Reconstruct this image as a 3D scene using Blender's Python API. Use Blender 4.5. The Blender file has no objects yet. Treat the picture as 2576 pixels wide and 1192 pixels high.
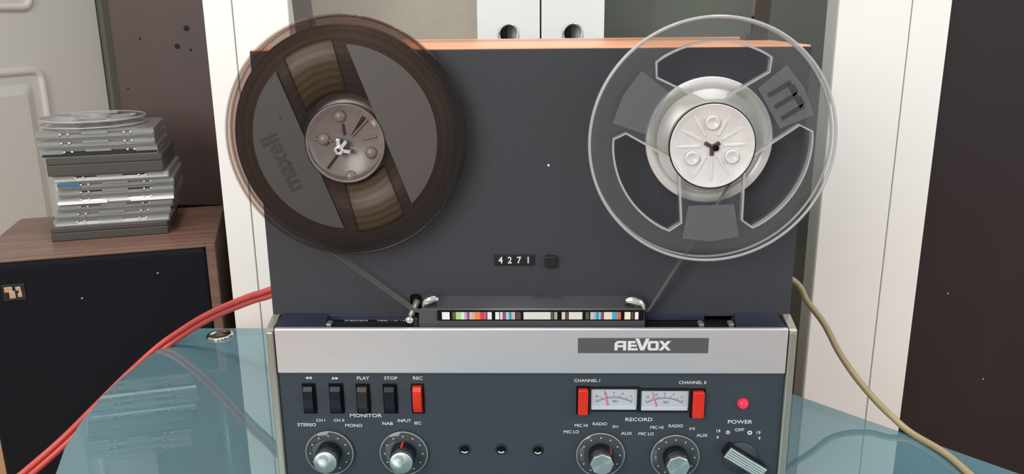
import bpy, bmesh, math, random
from mathutils import Vector, Matrix
random.seed(7)
PI = math.pi
C = bpy.context.scene.collection
ZB = 0.52                                   # underside of the tape deck above the floor

# ---------------------------------------------------------------- camera, world, lights, exposure
IW, IH, FPX = 2576.0, 1192.0, 2080.0
CAM = Vector((0.00278, -0.62282, 0.38357))
CR = Vector((0.999682, 0.023475, -0.009194))
CU = Vector((0.002723, 0.262, 0.965064))
CF = Vector((-0.025064, 0.964782, -0.261852))
cd = bpy.data.cameras.new('camera'); cam = bpy.data.objects.new('camera', cd); C.objects.link(cam)
cd.sensor_width = 36.0; cd.lens = FPX / IW * 36.0; cd.clip_start = 0.02
m3 = Matrix((CR, CU, -CF)).transposed()
cam.matrix_world = Matrix.Translation(CAM + Vector((0, 0, ZB))) @ m3.to_4x4()
bpy.context.scene.camera = cam

world = bpy.data.worlds.new('world'); bpy.context.scene.world = world
world.use_nodes = True
world.node_tree.nodes['Background'].inputs[0].default_value = (0.88, 0.95, 1.0, 1)
world.node_tree.nodes['Background'].inputs[1].default_value = 0.69
def area(name, loc, target, sx, sy, power, col):
    l = bpy.data.lights.new(name, 'AREA'); l.shape = 'RECTANGLE'; l.size = sx; l.size_y = sy
    l.energy = power; l.color = col
    o = bpy.data.objects.new(name, l); C.objects.link(o)
    o.location = Vector(loc) + Vector((0, 0, ZB))
    d = Vector(target) - Vector(loc)
    o.rotation_euler = d.to_track_quat('-Z', 'Y').to_euler()
    return o
area('window_light', (-1.15, -1.9, 1.1), (-0.1, 0.3, 0.1), 1.0, 1.3, 33, (1.0, 0.985, 0.96))
area('side_window_light', (1.9, -1.0, 0.9), (0.2, 0.2, 0.1), 0.9, 1.2, 9, (0.86, 0.92, 1.0))
area('ceiling_lamp', (-0.25, 0.0, 1.75), (-0.25, 0.02, 0.0), 0.25, 0.25, 11, (1.0, 0.98, 0.95))
area('ceiling_lamp', (0.45, -0.1, 1.75), (0.45, -0.08, 0.0), 0.25, 0.25, 11, (1.0, 0.98, 0.95))
vs = bpy.context.scene.view_settings
vs.view_transform = 'Standard'; vs.look = 'None'; vs.gamma = 1.0; vs.exposure = 0.0
try: vs.use_curve_mapping = False
except Exception: pass
bpy.context.scene.cycles.max_bounces = 10
bpy.context.scene.cycles.transparent_max_bounces = 24
bpy.context.scene.cycles.caustics_reflective = False
bpy.context.scene.cycles.caustics_refractive = False

# a pixel of the photograph, met with a plane of the place (deck coordinates)
def ray(px, py):
    return CF + CR * ((px - IW/2) / FPX) - CU * ((py - IH/2) / FPX)
def at_plane(px, py, q, n):
    d = ray(px, py); t = (Vector(q) - CAM).dot(n) / d.dot(n); return CAM + d * t
def at_y(px, py, Y): return at_plane(px, py, (0, Y, 0), Vector((0, 1, 0)))
def at_z(px, py, Z): return at_plane(px, py, (0, 0, Z), Vector((0, 0, 1)))

# ---------------------------------------------------------------- materials
def lin(c):
    return tuple((v/255/12.92) if v/255 <= 0.04045 else ((v/255+0.055)/1.055)**2.4 for v in c) + (1.0,)
MATS = {}
def mat(name, rgb, rough=0.5, metal=0.0, spec=0.5, var=0.06, scale=40.0, stretch=(1, 1, 1), bump=0.0, rgb2=None, coat=0.0, emit=None, estr=0.0, detail=4.0, coat_rough=0.05):
    m = bpy.data.materials.new(name); m.use_nodes = True; MATS[name] = m
    nt = m.node_tree; b = nt.nodes['Principled BSDF']; L = nt.links
    b.inputs['Roughness'].default_value = rough; b.inputs['Metallic'].default_value = metal
    b.inputs['Specular IOR Level'].default_value = spec
    b.inputs['Coat Weight'].default_value = coat; b.inputs['Coat Roughness'].default_value = coat_rough
    tc = nt.nodes.new('ShaderNodeTexCoord'); mp = nt.nodes.new('ShaderNodeMapping')
    mp.inputs['Scale'].default_value = stretch
    nz = nt.nodes.new('ShaderNodeTexNoise'); nz.inputs['Scale'].default_value = scale; nz.inputs['Detail'].default_value = detail
    L.new(tc.outputs['Object'], mp.inputs[0]); L.new(mp.outputs[0], nz.inputs['Vector'])
    mx = nt.nodes.new('ShaderNodeMix'); mx.data_type = 'RGBA'
    a = lin(rgb); bb = lin(rgb2) if rgb2 else tuple(min(1, v*(1+var)) for v in a[:3]) + (1,)
    if not rgb2: a = tuple(v*(1-var) for v in a[:3]) + (1,)
    mx.inputs[6].default_value = a; mx.inputs[7].default_value = bb
    L.new(nz.outputs['Fac'], mx.inputs[0]); L.new(mx.outputs[2], b.inputs['Base Color'])
    if bump:
        bp = nt.nodes.new('ShaderNodeBump'); bp.inputs['Strength'].default_value = bump; bp.inputs['Distance'].default_value = 0.001
        L.new(nz.outputs['Fac'], bp.inputs['Height']); L.new(bp.outputs[0], b.inputs['Normal'])
    if emit:
        b.inputs['Emission Color'].default_value = lin(emit); b.inputs['Emission Strength'].default_value = estr
    return m
def clear(name, tint, haze=(200, 200, 200), hz=0.05, ior=1.5, rough=0.04, refl=1.0):
    # thin clear sheet: tinted see-through, a little haze, fresnel gloss
    m = bpy.data.materials.new(name); m.use_nodes = True; MATS[name] = m
    nt = m.node_tree; L = nt.links; nt.nodes.remove(nt.nodes['Principled BSDF'])
    out = nt.nodes['Material Output']
    tr = nt.nodes.new('ShaderNodeBsdfTransparent'); tr.inputs[0].default_value = lin(tint)
    df = nt.nodes.new('ShaderNodeBsdfDiffuse')
    tc = nt.nodes.new('ShaderNodeTexCoord'); nz = nt.nodes.new('ShaderNodeTexNoise'); nz.inputs['Scale'].default_value = 9
    mx = nt.nodes.new('ShaderNodeMix'); mx.data_type = 'RGBA'
    h = lin(haze); mx.inputs[6].default_value = tuple(v*0.93 for v in h[:3]) + (1,); mx.inputs[7].default_value = tuple(min(1, v*1.07) for v in h[:3]) + (1,)
    L.new(tc.outputs['Object'], nz.inputs['Vector']); L.new(nz.outputs['Fac'], mx.inputs[0]); L.new(mx.outputs[2], df.inputs[0])
    gl = nt.nodes.new('ShaderNodeBsdfGlossy'); gl.inputs['Roughness'].default_value = rough
    m1 = nt.nodes.new('ShaderNodeMixShader'); m1.inputs[0].default_value = hz
    L.new(tr.outputs[0], m1.inputs[1]); L.new(df.outputs[0], m1.inputs[2])
    # Schlick reflectance, the same from either side of the thin sheet
    r0 = ((ior-1)/(ior+1))**2
    lw = nt.nodes.new('ShaderNodeLayerWeight'); lw.inputs[0].default_value = 0.5
    pw = nt.nodes.new('ShaderNodeMath'); pw.operation = 'POWER'; pw.inputs[1].default_value = 5.0
    L.new(lw.outputs['Facing'], pw.inputs[0])
    mu = nt.nodes.new('ShaderNodeMath'); mu.operation = 'MULTIPLY_ADD'; mu.inputs[1].default_value = (1-r0)*refl; mu.inputs[2].default_value = r0*refl
    L.new(pw.outputs[0], mu.inputs[0])
    m2 = nt.nodes.new('ShaderNodeMixShader'); L.new(mu.outputs[0], m2.inputs[0])
    L.new(m1.outputs[0], m2.inputs[1]); L.new(gl.outputs[0], m2.inputs[2]); L.new(m2.outputs[0], out.inputs[0])
    return m

mat('deck_face', (58, 60, 65), 0.62, spec=0.35, var=0.22, scale=700)
mat('panel_face', (58, 65, 73), 0.55, spec=0.4, var=0.06, scale=900)
mat('navy_metal', (44, 46, 64), 0.45, spec=0.5)
mat('cover_black', (62, 63, 68), 0.42, spec=0.5, var=0.05)
mat('black_plastic', (17, 17, 20), 0.4)
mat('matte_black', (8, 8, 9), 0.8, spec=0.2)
mat('key_navy', (17, 21, 34), 0.35, spec=0.3)
mat('key_brown', (40, 36, 36), 0.35, spec=0.35)
mat('key_red', (222, 44, 26), 0.35)
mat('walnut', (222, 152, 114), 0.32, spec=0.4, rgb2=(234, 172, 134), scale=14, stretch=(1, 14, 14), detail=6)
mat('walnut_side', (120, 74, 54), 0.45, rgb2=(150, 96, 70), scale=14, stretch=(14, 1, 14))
mat('trim_metal', (160, 160, 148), 0.38, metal=0.55, var=0.05)
mat('brushed', (220, 223, 228), 0.34, metal=0.7, var=0.07, scale=60, stretch=(0.6, 30, 40), bump=0.04)
mat('alu', (222, 221, 219), 0.34, metal=0.35, var=0.03, scale=60)
mat('chrome', (235, 232, 228), 0.12, metal=1.0, var=0.02)
mat('badge_grey', (84, 85, 87), 0.5)
mat('print_white', (225, 226, 228), 0.6, var=0.02)
mat('print_dark', (44, 36, 36), 0.6, var=0.02)
mat('meter_face', (196, 198, 204), 0.4, var=0.04)
mat('meter_silver', (225, 228, 235), 0.3, metal=0.3)
mat('needle_red', (230, 110, 105), 0.5)
mat('lamp_red', (225, 30, 60), 0.2, emit=(255, 40, 70), estr=0.9)
mat('cap_alu', (205, 210, 205), 0.3, metal=0.8, var=0.05, scale=8)
mat('stripe_red', (190, 50, 42), 0.4)
mat('tape_brown', (74, 59, 43), 0.42, spec=0.3, rgb2=(58, 46, 34), scale=3)
mat('tape_ribbon', (110, 104, 100), 0.35)
mat('label_dark', (58, 55, 53), 0.5, var=0.05, scale=6)
mat('label_sheen', (76, 69, 67), 0.42, var=0.05, scale=6)  # same label coloured paler, in place of the sheen on it
mat('hub_smoke', (116, 104, 101), 0.28, var=0.12, scale=60)
mat('hub_white', (216, 213, 211), 0.28, var=0.14, scale=90, bump=0.5, detail=2)
mat('hub_hole', (74, 50, 48), 0.5)
mat('white_paint', (238, 238, 235), 0.45, var=0.015, scale=6)
mat('white_door', (234, 235, 231), 0.45, var=0.02, scale=4)
mat('jamb_shaded', (112, 112, 102), 0.6)  # shade on the white door jamb put into its colour
mat('cab_back_warm', (168, 158, 148), 0.6, var=0.05, scale=3)
mat('cab_back_green', (92, 96, 89), 0.55, var=0.12, scale=3)
mat('seam_grey', (150, 148, 140), 0.7)
mat('binder_white', (240, 240, 240), 0.4, var=0.01)
mat('dark_brown', (80, 66, 64), 0.5, spec=0.35, var=0.10, scale=7, stretch=(3, 3, 0.6))
mat('dark_brown_right', (42, 33, 34), 0.55, spec=0.3, var=0.12, scale=7, stretch=(3, 3, 0.6))
mat('scuff', (22, 16, 18), 0.8)
mat('stand_brown', (52, 44, 39), 0.35)
mat('speaker_wood', (150, 118, 102), 0.34, rgb2=(72, 48, 40), scale=3.5, stretch=(1.2, 26, 26), detail=8)
mat('speaker_cloth', (24, 26, 32), 0.95, spec=0.15, var=0.2, scale=1500, bump=0.3)
mat('gold_badge', (196, 172, 148), 0.35, metal=0.4)
mat('dark_case', (72, 68, 64), 0.5, var=0.05)
mat('tray_grey', (138, 140, 138), 0.3); mat('tray_dark', (40, 40, 40), 0.3); mat('tray_pale', (214, 214, 208), 0.4)
mat('paper_white', (246, 246, 242), 0.6); mat('paper_blue', (46, 108, 150), 0.5); mat('paper_tan', (166, 150, 132), 0.6); mat('paper_grey', (140, 138, 134), 0.6)
mat('cable_red', (200, 80, 74), 0.4, var=0.04)
mat('cable_tan', (166, 150, 114), 0.45, var=0.05)
mat('floor_wood', (214, 168, 128), 0.4, rgb2=(190, 140, 100), scale=5, stretch=(1, 18, 18), detail=6)
mat('floor_base', (90, 66, 48), 0.8)
mat('wall_paint', (214, 210, 202), 0.8, var=0.02)
mat('ceiling_paint', (236, 234, 230), 0.85, var=0.02)
mat('leg_metal', (150, 152, 155), 0.3, metal=0.9)
clear('clear_plastic', (250, 250, 249), (190, 190, 192), 0.012, 1.36, 0.05)
clear('clear_rim', (225, 225, 225), (214, 214, 216), 0.5, 1.5, 0.08)
clear('clear_label', (232, 232, 235), (168, 168, 172), 0.17, 1.4, 0.15)
clear('smoked_plastic', (229, 221, 217), (80, 66, 62), 0.005, 1.32, 0.08)
clear('case_plastic', (240, 241, 240), (222, 224, 222), 0.22, 1.65, 0.04)
clear('skirt_plastic', (228, 230, 230), (130, 134, 136), 0.14, 1.5, 0.06)
clear('pane_glass', (254, 255, 254), (170, 185, 175), 0.003, 1.22, 0.02)
clear('table_glass', (168, 204, 206), (138, 184, 198), 0.42, 2.5, 0.012)
clear('table_edge', (120, 172, 176), (142, 190, 186), 0.7, 1.5, 0.05)

for nm in ('cap_alu',):
    nt = MATS[nm].node_tree; b = nt.nodes['Principled BSDF']
    b.inputs['Anisotropic'].default_value = 0.85; b.inputs['Metallic'].default_value = 1.0
    tg = nt.nodes.new('ShaderNodeTangent'); tg.direction_type = 'RADIAL'; tg.axis = 'Y'
    nt.links.new(tg.outputs[0], b.inputs['Tangent'])
# the wound tape: fine rings around the hub axis (Y)
nt = MATS['tape_brown'].node_tree
wv = nt.nodes.new('ShaderNodeTexWave'); wv.wave_type = 'RINGS'; wv.rings_direction = 'Y'
wv.inputs['Scale'].default_value = 60; wv.inputs['Distortion'].default_value = 1.5; wv.inputs['Detail'].default_value = 3
nt.links.new([n for n in nt.nodes if n.type == 'TEX_COORD'][0].outputs['Object'], wv.inputs['Vector'])
nt.links.new(wv.outputs['Fac'], [n for n in nt.nodes if n.type == 'MIX'][0].inputs[0])

# ---------------------------------------------------------------- mesh helpers
class MB:
    def __init__(s, o=(0, 0, 0)):
        s.o = Vector(o); s.v = []; s.f = []; s.m = []; s.sm = []; s.mats = []
    def _mi(s, m):
        if m is None: return 0
        if m not in s.mats: s.mats.append(m)
        return s.mats.index(m)
    def add(s, vs, fs, m=None, smooth=False, M=None):
        b = len(s.v); mi = s._mi(m)
        for p in vs:
            p = Vector(p)
            if M is not None: p = M @ p
            s.v.append(p - s.o)
        for f in fs:
            s.f.append([b + i for i in f]); s.m.append(mi); s.sm.append(smooth)
        return s
    def box(s, x0, x1, y0, y1, z0, z1, bev=0.0, m=None, M=None, seg=2):
        bm = bmesh.new(); bmesh.ops.create_cube(bm, size=1.0)
        for v in bm.verts:
            v.co = Vector(((x0+x1)/2 + v.co.x*(x1-x0), (y0+y1)/2 + v.co.y*(y1-y0), (z0+z1)/2 + v.co.z*(z1-z0)))
        if bev: bmesh.ops.bevel(bm, geom=list(bm.edges), offset=bev, segments=seg, affect='EDGES', profile=0.5)
        bm.verts.ensure_lookup_table(); bm.verts.index_update()
        s.add([v.co.copy() for v in bm.verts], [[v.index for v in f.verts] for f in bm.faces], m, False, M)
        bm.free(); return s
    def hexa(s, pts, m=None):      # 8 points: bottom 4, top 4
        return s.add(pts, [(3, 2, 1, 0), (4, 5, 6, 7), (0, 1, 5, 4), (1, 2, 6, 5), (2, 3, 7, 6), (3, 0, 4, 7)], m)
    def lathe(s, prof, c=(0, 0, 0), ax='Y', n=48, m=None, smooth=True, closed=False, caps=True):
        # prof: (radius, distance along the axis)
        vs = []; fs = []; k = len(prof); c = Vector(c)
        for i in range(n):
            a = 2*PI*i/n
            for r, h in prof:
                if ax == 'Y': p = Vector((r*math.cos(a), h, r*math.sin(a)))
                elif ax == 'Z': p = Vector((r*math.cos(a), r*math.sin(a), h))
                else: p = Vector((h, r*math.cos(a), r*math.sin(a)))
                vs.append(c + p)
        for i in range(n):
            j = (i+1) % n
            for q in range(k if closed else k-1):
                q2 = (q+1) % k
                fs.append((i*k+q, j*k+q, j*k+q2, i*k+q2))
        if not closed and caps:
            if prof[0][0] > 1e-6: fs.append([i*k for i in range(n)][::-1])
            if prof[-1][0] > 1e-6: fs.append([i*k+k-1 for i in range(n)])
        return s.add(vs, fs, m, smooth)
    def tube(s, pts, r, n=10, m=None, closed=False, flat=None):
        pts = [Vector(p) for p in pts]; vs = []; fs = []; N = len(pts); up = None
        for i, p in enumerate(pts):
            t = (pts[(i+1) % N] - pts[i-1]) if closed else (pts[min(i+1, N-1)] - pts[max(i-1, 0)])
            t.normalize()
            if up is None:
                up = t.orthogonal().normalized()
            up = (up - t*up.dot(t)); 
            if up.length < 1e-6: up = t.orthogonal()
            up.normalize(); sd = t.cross(up)
            rr = r[i] if isinstance(r, (list, tuple)) else r
            for k in range(n):
                a = 2*PI*k/n; vs.append(p + up*(rr*math.cos(a)) + sd*(rr*math.sin(a)))
        for i in range(N if closed else N-1):
            j = (i+1) % N
            for k in range(n):
                k2 = (k+1) % n; fs.append((i*n+k, i*n+k2, j*n+k2, j*n+k))
        if not closed:
            fs.append(list(range(n))[::-1]); fs.append([(N-1)*n+k for k in range(n)])
        return s.add(vs, fs, m, True)
    def ribbon(s, pts, w, th, m=None, tilt0=0.0):
        # a band: path in XZ, width along Y
        pts = [Vector(p) for p in pts]; vs = []; fs = []; N = len(pts)
        for i, p in enumerate(pts):
            t = (pts[min(i+1, N-1)] - pts[max(i-1, 0)]).normalized(); tilt = tilt0 if t.z < -0.1 else 0.0
            nn = Vector((-t.z, 0, t.x)).normalized()*th/2
            for q in (p - nn, p + nn): vs += [q + (Vector((0, -1, 0)) + nn.normalized()*tilt).normalized()*w/2, q - (Vector((0, -1, 0)) + nn.normalized()*tilt).normalized()*w/2]
        for i in range(N-1):
            a, b = i*4, (i+1)*4
            for k, l in ((0, 1), (1, 3), (3, 2), (2, 0)): fs.append((a+k, a+l, b+l, b+k))
        fs += [(0, 2, 3, 1), ((N-1)*4, (N-1)*4+1, (N-1)*4+3, (N-1)*4+2)]
        return s.add(vs, fs, m)
    def flat(s, loops, y0, y1, m=None, M=None):
        # filled outline with holes in the XZ plane, from y0 (front) to y1 (back)
        vs, fs = fill2d(loops, (y1-y0)/2)
        vs = [Vector((p.x, (y0+y1)/2 - p.z, p.y)) for p in vs]
        return s.add(vs, fs, m, False, M)
    def text(s, body, cx, cz, size, y, depth=0.0002, m=None, sx=1.0, bold=0.0, ang=0.0, align='CENTER'):
        vs, fs = text2d(body, size, depth, bold, align)
        ca, sa = math.cos(ang), math.sin(ang)
        out = []
        for p in vs:
            x, z = p.x*sx, p.y
            out.append(Vector((cx + x*ca - z*sa, y - p.z, cz + x*sa + z*ca)))
        return s.add(out, fs, m)
    def build(s, name, material=None, parent=None, loc=None):
        me = bpy.data.meshes.new(name)
        me.from_pydata([tuple(v) for v in s.v], [], s.f)
        mm = s.mats if s.mats else [material]
        for k in mm: me.materials.append(MATS[k] if isinstance(k, str) else k)
        me.polygons.foreach_set('material_index', s.m); me.polygons.foreach_set('use_smooth', s.sm)
        me.update()
        o = bpy.data.objects.new(name, me); C.objects.link(o)
        if parent is not None: o.parent = parent
        else: o.location = s.o + Vector((0, 0, ZB))
        return o
def _curve_mesh(cu):
    o = bpy.data.objects.new('outline', cu); C.objects.link(o)
    dg = bpy.context.evaluated_depsgraph_get(); dg.update()
    me = bpy.data.meshes.new_from_object(o.evaluated_get(dg))
    vs = [v.co.copy() for v in me.vertices]; fs = [list(p.vertices) for p in me.polygons]
    bpy.data.objects.remove(o); bpy.data.meshes.remove(me); bpy.data.curves.remove(cu)
    return vs, fs
def fill2d(loops, half):
    cu = bpy.data.curves.new('outline', 'CURVE'); cu.dimensions = '2D'; cu.fill_mode = 'BOTH'; cu.extrude = half
    for lp in loops:
        sp = cu.splines.new('POLY'); sp.points.add(len(lp)-1); sp.use_cyclic_u = True
        for p, q in zip(sp.points, lp): p.co = (q[0], q[1], 0, 1)
    return _curve_mesh(cu)
def text2d(body, size, depth, bold, align='CENTER'):
    cu = bpy.data.curves.new('outline', 'FONT'); cu.body = body; cu.size = size; cu.extrude = depth
    cu.align_x = align; cu.align_y = 'CENTER'; cu.offset = bold*size; cu.resolution_u = 3
    return _curve_mesh(cu)
def circ(r, n=96, c=(0, 0)): return [(c[0]+r*math.cos(2*PI*i/n), c[1]+r*math.sin(2*PI*i/n)) for i in range(n)]
def arc(r, a0, a1, n=16): return [(r*math.cos(math.radians(a0+(a1-a0)*i/n)), r*math.sin(math.radians(a0+(a1-a0)*i/n))) for i in range(n+1)]
def rotl(pts, deg):
    c, s = math.cos(math.radians(deg)), math.sin(math.radians(deg)); return [(x*c-y*s, x*s+y*c) for x, y in pts]
def smooth_path(pts, k=8):
    pts = [Vector(p) for p in pts]; out = []
    P = [pts[0]*2-pts[1]] + pts + [pts[-1]*2-pts[-2]]
    for i in range(1, len(P)-2):
        for j in range(k):
            t = j/k; a, b, c, d = P[i-1], P[i], P[i+1], P[i+2]
            out.append(0.5*((2*b)+(c-a)*t+(2*a-5*b+4*c-d)*t*t+(3*b-a-3*c+d)*t**3))
    out.append(pts[-1]); return out
def thing(name, label, cat, loc, group=None, rotz=0.0):
    o = bpy.data.objects.new(name, None); C.objects.link(o); o.empty_display_size = 0.02
    o.location = Vector(loc) + Vector((0, 0, ZB)); o.rotation_euler = (0, 0, rotz)
    o['label'] = label; o['category'] = cat
    if group: o['group'] = group
    return o
def tag(o, label, cat, group=None):
    o['label'] = label; o['category'] = cat
    if group: o['group'] = group
    return o
def struct(o): o['kind'] = 'structure'; return o

# ---------------------------------------------------------------- the room
FZ = -ZB
fl = struct(MB((0, 0, FZ)).box(-2.6, 2.2, -2.6, 2.3, FZ-0.05, FZ-0.012).build('floor', 'floor_base'))
plank_me = None
for i in range(38):
    y = -1.6 + i*0.1
    if plank_me is None:
        o = MB((0, 0, 0)).box(-2.6, 2.2, 0.0006, 0.0994, -0.012, 0, 0.0008, seg=1).build('plank', 'floor_wood', fl); plank_me = o.data
    else:
        o = bpy.data.objects.new('plank', plank_me); C.objects.link(o); o.parent = fl
    o.location = (random.uniform(-0.0, 0.0), y, 0)
struct(MB((0, 2.3, 0)).box(-2.6, 2.2, 2.3, 2.4, FZ, 1.9).build('wall_back', 'wall_paint'))
struct(MB((0, 0, 1.9)).box(-2.6, 2.2, -2.6, 2.4, 1.9, 1.95).build('ceiling', 'ceiling_paint'))

# panelled white door on the left, its plane turned 20 degrees from the depth axis
DQ = Vector((-1.312, 1.231, FZ)); DA = math.radians(20)
DM = Matrix.Translation(DQ) @ Matrix(((math.sin(DA), -math.cos(DA), 0, 0), (math.cos(DA), math.sin(DA), 0, 0), (0, 0, 1, 0), (0, 0, 0, 1)))
# door coordinates: x along the door, y away from the viewer, z up from the floor
dr = struct(MB(DQ).box(-0.42, 0.443, 0.004, 0.04, 0.008, 1.5, 0.003, M=DM).build('door_1', 'white_door'))
def door_panel(x0, x1, z0, z1):
    def rr(a, b, c, d, r): 
        return [(x, z) for cx, cz, a0 in ((b-r, c+r, -90), (b-r, d-r, 0), (a+r, d-r, 90), (a+r, c+r, 180)) for x, z in [(cx+r*math.cos(math.radians(a0+t)), cz+r*math.sin(math.radians(a0+t))) for t in (0, 30, 60, 90)]]
    MB(DQ).tube([DM @ Vector((x, 0.004, z)) for x, z in rr(x0, x1, z0, z1, 0.025)], 0.009, 8, closed=True).build('panel_moulding', 'white_door', dr)
    b = MB(DQ); vs = []
    o1 = rr(x0+0.03, x1-0.03, z0+0.03, z1-0.03, 0.015); o2 = rr(x0+0.055, x1-0.055, z0+0.055, z1-0.055, 0.01); n = len(o1)
    vs = [DM @ Vector((x, 0.004, z)) for x, z in o1] + [DM @ Vector((x, -0.006, z)) for x, z in o2]
    b.add(vs, [(i, (i+1) % n, n+(i+1) % n, n+i) for i in range(n)] + [[n+i for i in range(n)]]); b.build('raised_panel', 'white_door', dr)
door_panel(-0.30, 0.245, 0.14, 0.775)
door_panel(-0.30, 0.245, 0.925, 1.42)
struct(MB(DQ).box(0.446, 0.62, -0.01, 0.05, 0.0, 1.6, 0.003, M=DM).build('trim_1', 'jamb_shaded'))
struct(MB(DQ).box(-1.6, 1.2, 0.05, 0.1, 0.0, 2.4, M=DM).build('wall_left', 'wall_paint'))

# ---------------------------------------------------------------- white glass-fronted cabinet behind the deck
CY = 0.455
cb = thing('glass_front_cabinet', 'white glass-fronted cabinet standing behind the tape deck', 'cabinet', (0.05, CY, FZ))
def part(parent, o): return MB(o)
CO = Vector((0.05, CY, FZ))
MB(CO).box(-0.4145, -0.378, CY, CY+0.33, FZ, 1.35, 0.001).build('side_panel', 'white_paint', cb)
MB(CO).box(0.476, 0.5235, CY, CY+0.33, FZ, 1.35, 0.001).build('side_panel', 'white_paint', cb)
MB(CO).box(-0.3765, -0.306, CY, CY+0.010, FZ, 1.35, 0.001).build('door_stile', 'white_paint', cb)
MB(CO).box(0.385, 0.4745, CY, CY+0.010, FZ, 1.35, 0.001).build('door_stile', 'white_paint', cb)
MB(CO).box(-0.378, 0.476, CY+0.002, CY+0.33, 1.35, 1.37).build('top_board', 'white_paint', cb)
MB(CO).box(-0.378, 0.014, CY+0.31, CY+0.325, FZ, 1.35).build('back_panel', 'cab_back_warm', cb)
MB(CO).box(0.014, 0.476, CY+0.31, CY+0.325, FZ, 1.35).build('back_panel', 'cab_back_green', cb)
MB(CO).box(-0.377, 0.285, CY+0.03, CY+0.30, 0.276, 0.291, 0.001).build('shelf', 'white_paint', cb)
MB(CO).box(0.265, 0.283, CY+0.03, CY+0.30, FZ, 0.2755, 0.001).build('divider', 'white_paint', cb)
MB(CO).box(-0.3055, 0.3845, CY+0.004, CY+0.008, FZ+0.02, 1.35).build('glass_pane', 'pane_glass', cb)
# two white binders
BG = 'white lever binders in the glass cabinet'
def binder(cx, label):
    w = 0.0815; y0 = CY+0.035; O = Vector((cx, y0, 0.291))
    t = thing('binder', label, 'binder', O, BG)
    holez = at_y(1273, 86, y0).z
    spine = [(cx-w/2, 0.291), (cx+w/2, 0.291), (cx+w/2, 0.61), (cx-w/2, 0.61)]
    MB(O).flat([spine, circ(0.0118, 32, (cx, holez))], y0, y0+0.003).build('spine', 'binder_white', t)
    MB(O).box(cx-w/2, cx-w/2+0.003, y0+0.003, y0+0.24, 0.291, 0.61).build('cover', 'binder_white', t)
    MB(O).box(cx+w/2-0.003, cx+w/2, y0+0.003, y0+0.24, 0.291, 0.61).build('cover', 'binder_white', t)
    MB(O).box(cx-w/2+0.004, cx+w/2-0.004, y0+0.02, y0+0.22, 0.298, 0.596, m='paper_white').build('paper_block', 'tray_dark', t)
    MB(O).lathe([(0.0112, y0-0.0016), (0.0135, y0-0.0016), (0.0135, y0+0.0005), (0.0112, y0+0.004)], (cx, 0, holez), n=40, closed=True).build('finger_ring', 'chrome', t)
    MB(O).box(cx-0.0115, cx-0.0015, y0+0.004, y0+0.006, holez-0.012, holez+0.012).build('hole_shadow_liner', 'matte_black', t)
bx = [at_y(p, 40, CY+0.035).x for p in (1279, 1441)]
binder(bx[0], 'white binder left of the dark gap, its ring hole above the deck')
binder(bx[1], 'white binder right of the dark gap, next to the grey-green back')

# tall dark boards either side of the cabinet
t = thing('tall_panel', 'tall dark brown scuffed panel behind the stack of disc cases', 'panel', (-0.59, 0.72, FZ), 'tall dark brown panels')
TO = Vector((-0.59, 0.72, FZ))
MB(TO).box(-0.669, -0.44, 0.722, 0.762, 0.075, 1.3, 0.0015).build('board', 'dark_brown', t)
MB(TO).box(-0.669, -0.44, 0.722, 0.762, FZ, 0.0745, 0.0015).build('shaded_board', 'matte_black', t)  # lower board coloured black for the shade beside the loudspeaker
for px, py, r in ((469, 71, 0.0045), (446, 116, 0.0042), (352, 97, 0.0018), (480, 125, 0.002), (322, 222, 0.0016)):
    p = at_y(px, py, 0.722)
    MB(TO).lathe([(0.0001, 0.7212), (r*0.6, 0.7208), (r, 0.7214), (r, 0.724)], (p.x, 0, p.z), n=14).build('screw_hole', 'scuff', t)
t = thing('tall_panel', 'tall blackish brown smooth panel on the right beyond the cream cable', 'panel', (0.9, 0.47, FZ), 'tall dark brown panels')
TO = Vector((0.9, 0.47, FZ))
MB(TO).box(0.526, 1.35, 0.462, 0.502, FZ, 1.3, 0.0015).build('board', 'dark_brown_right', t)
for px, py in ((2384, 738), (2473, 953)):
    p = at_y(px, py, 0.462)
    MB(TO).lathe([(0.0001, 0.4612), (0.0012, 0.461), (0.0016, 0.4625)], (p.x, 0, p.z), n=10).build('fleck', 'tray_grey', t)

# ---------------------------------------------------------------- glass table
TZ = -0.008; TT = 0.010
left = [(-0.445, 0.372), (-0.451, 0.33), (-0.4555, 0.28), (-0.459, 0.22), (-0.4585, 0.18), (-0.4505, 0.12), (-0.438, 0.066), (-0.42, 0.018), (-0.385, -0.06), (-0.33, -0.14), (-0.26, -0.21), (-0.17, -0.26), (-0.07, -0.285)]
right = [(0.05, -0.29), (0.17, -0.27), (0.28, -0.22), (0.37, -0.15), (0.43, -0.07), (0.452, -0.02), (0.44, 0.012), (0.424, 0.03), (0.2735, 0.187), (0.095, 0.372)]
poly = left + right
gt = thing('glass_table', 'blue-green glass table with a curved left edge under the tape deck', 'table', (0, 0.05, FZ))
GO = Vector((0, 0.05, FZ))
b = MB(GO); n = len(poly)
b.add([(x, y, TZ) for x, y in poly] + [(x, y, TZ-TT) for x, y in poly], [list(range(n)), list(range(n, 2*n))[::-1]], 'table_glass')
b.add([(x, y, TZ) for x, y in poly] + [(x, y, TZ-TT) for x, y in poly], [(i, n+i, n+(i+1) % n, (i+1) % n) for i in range(n)], 'table_edge')
top = b.build('glass_top', None, gt)
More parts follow.
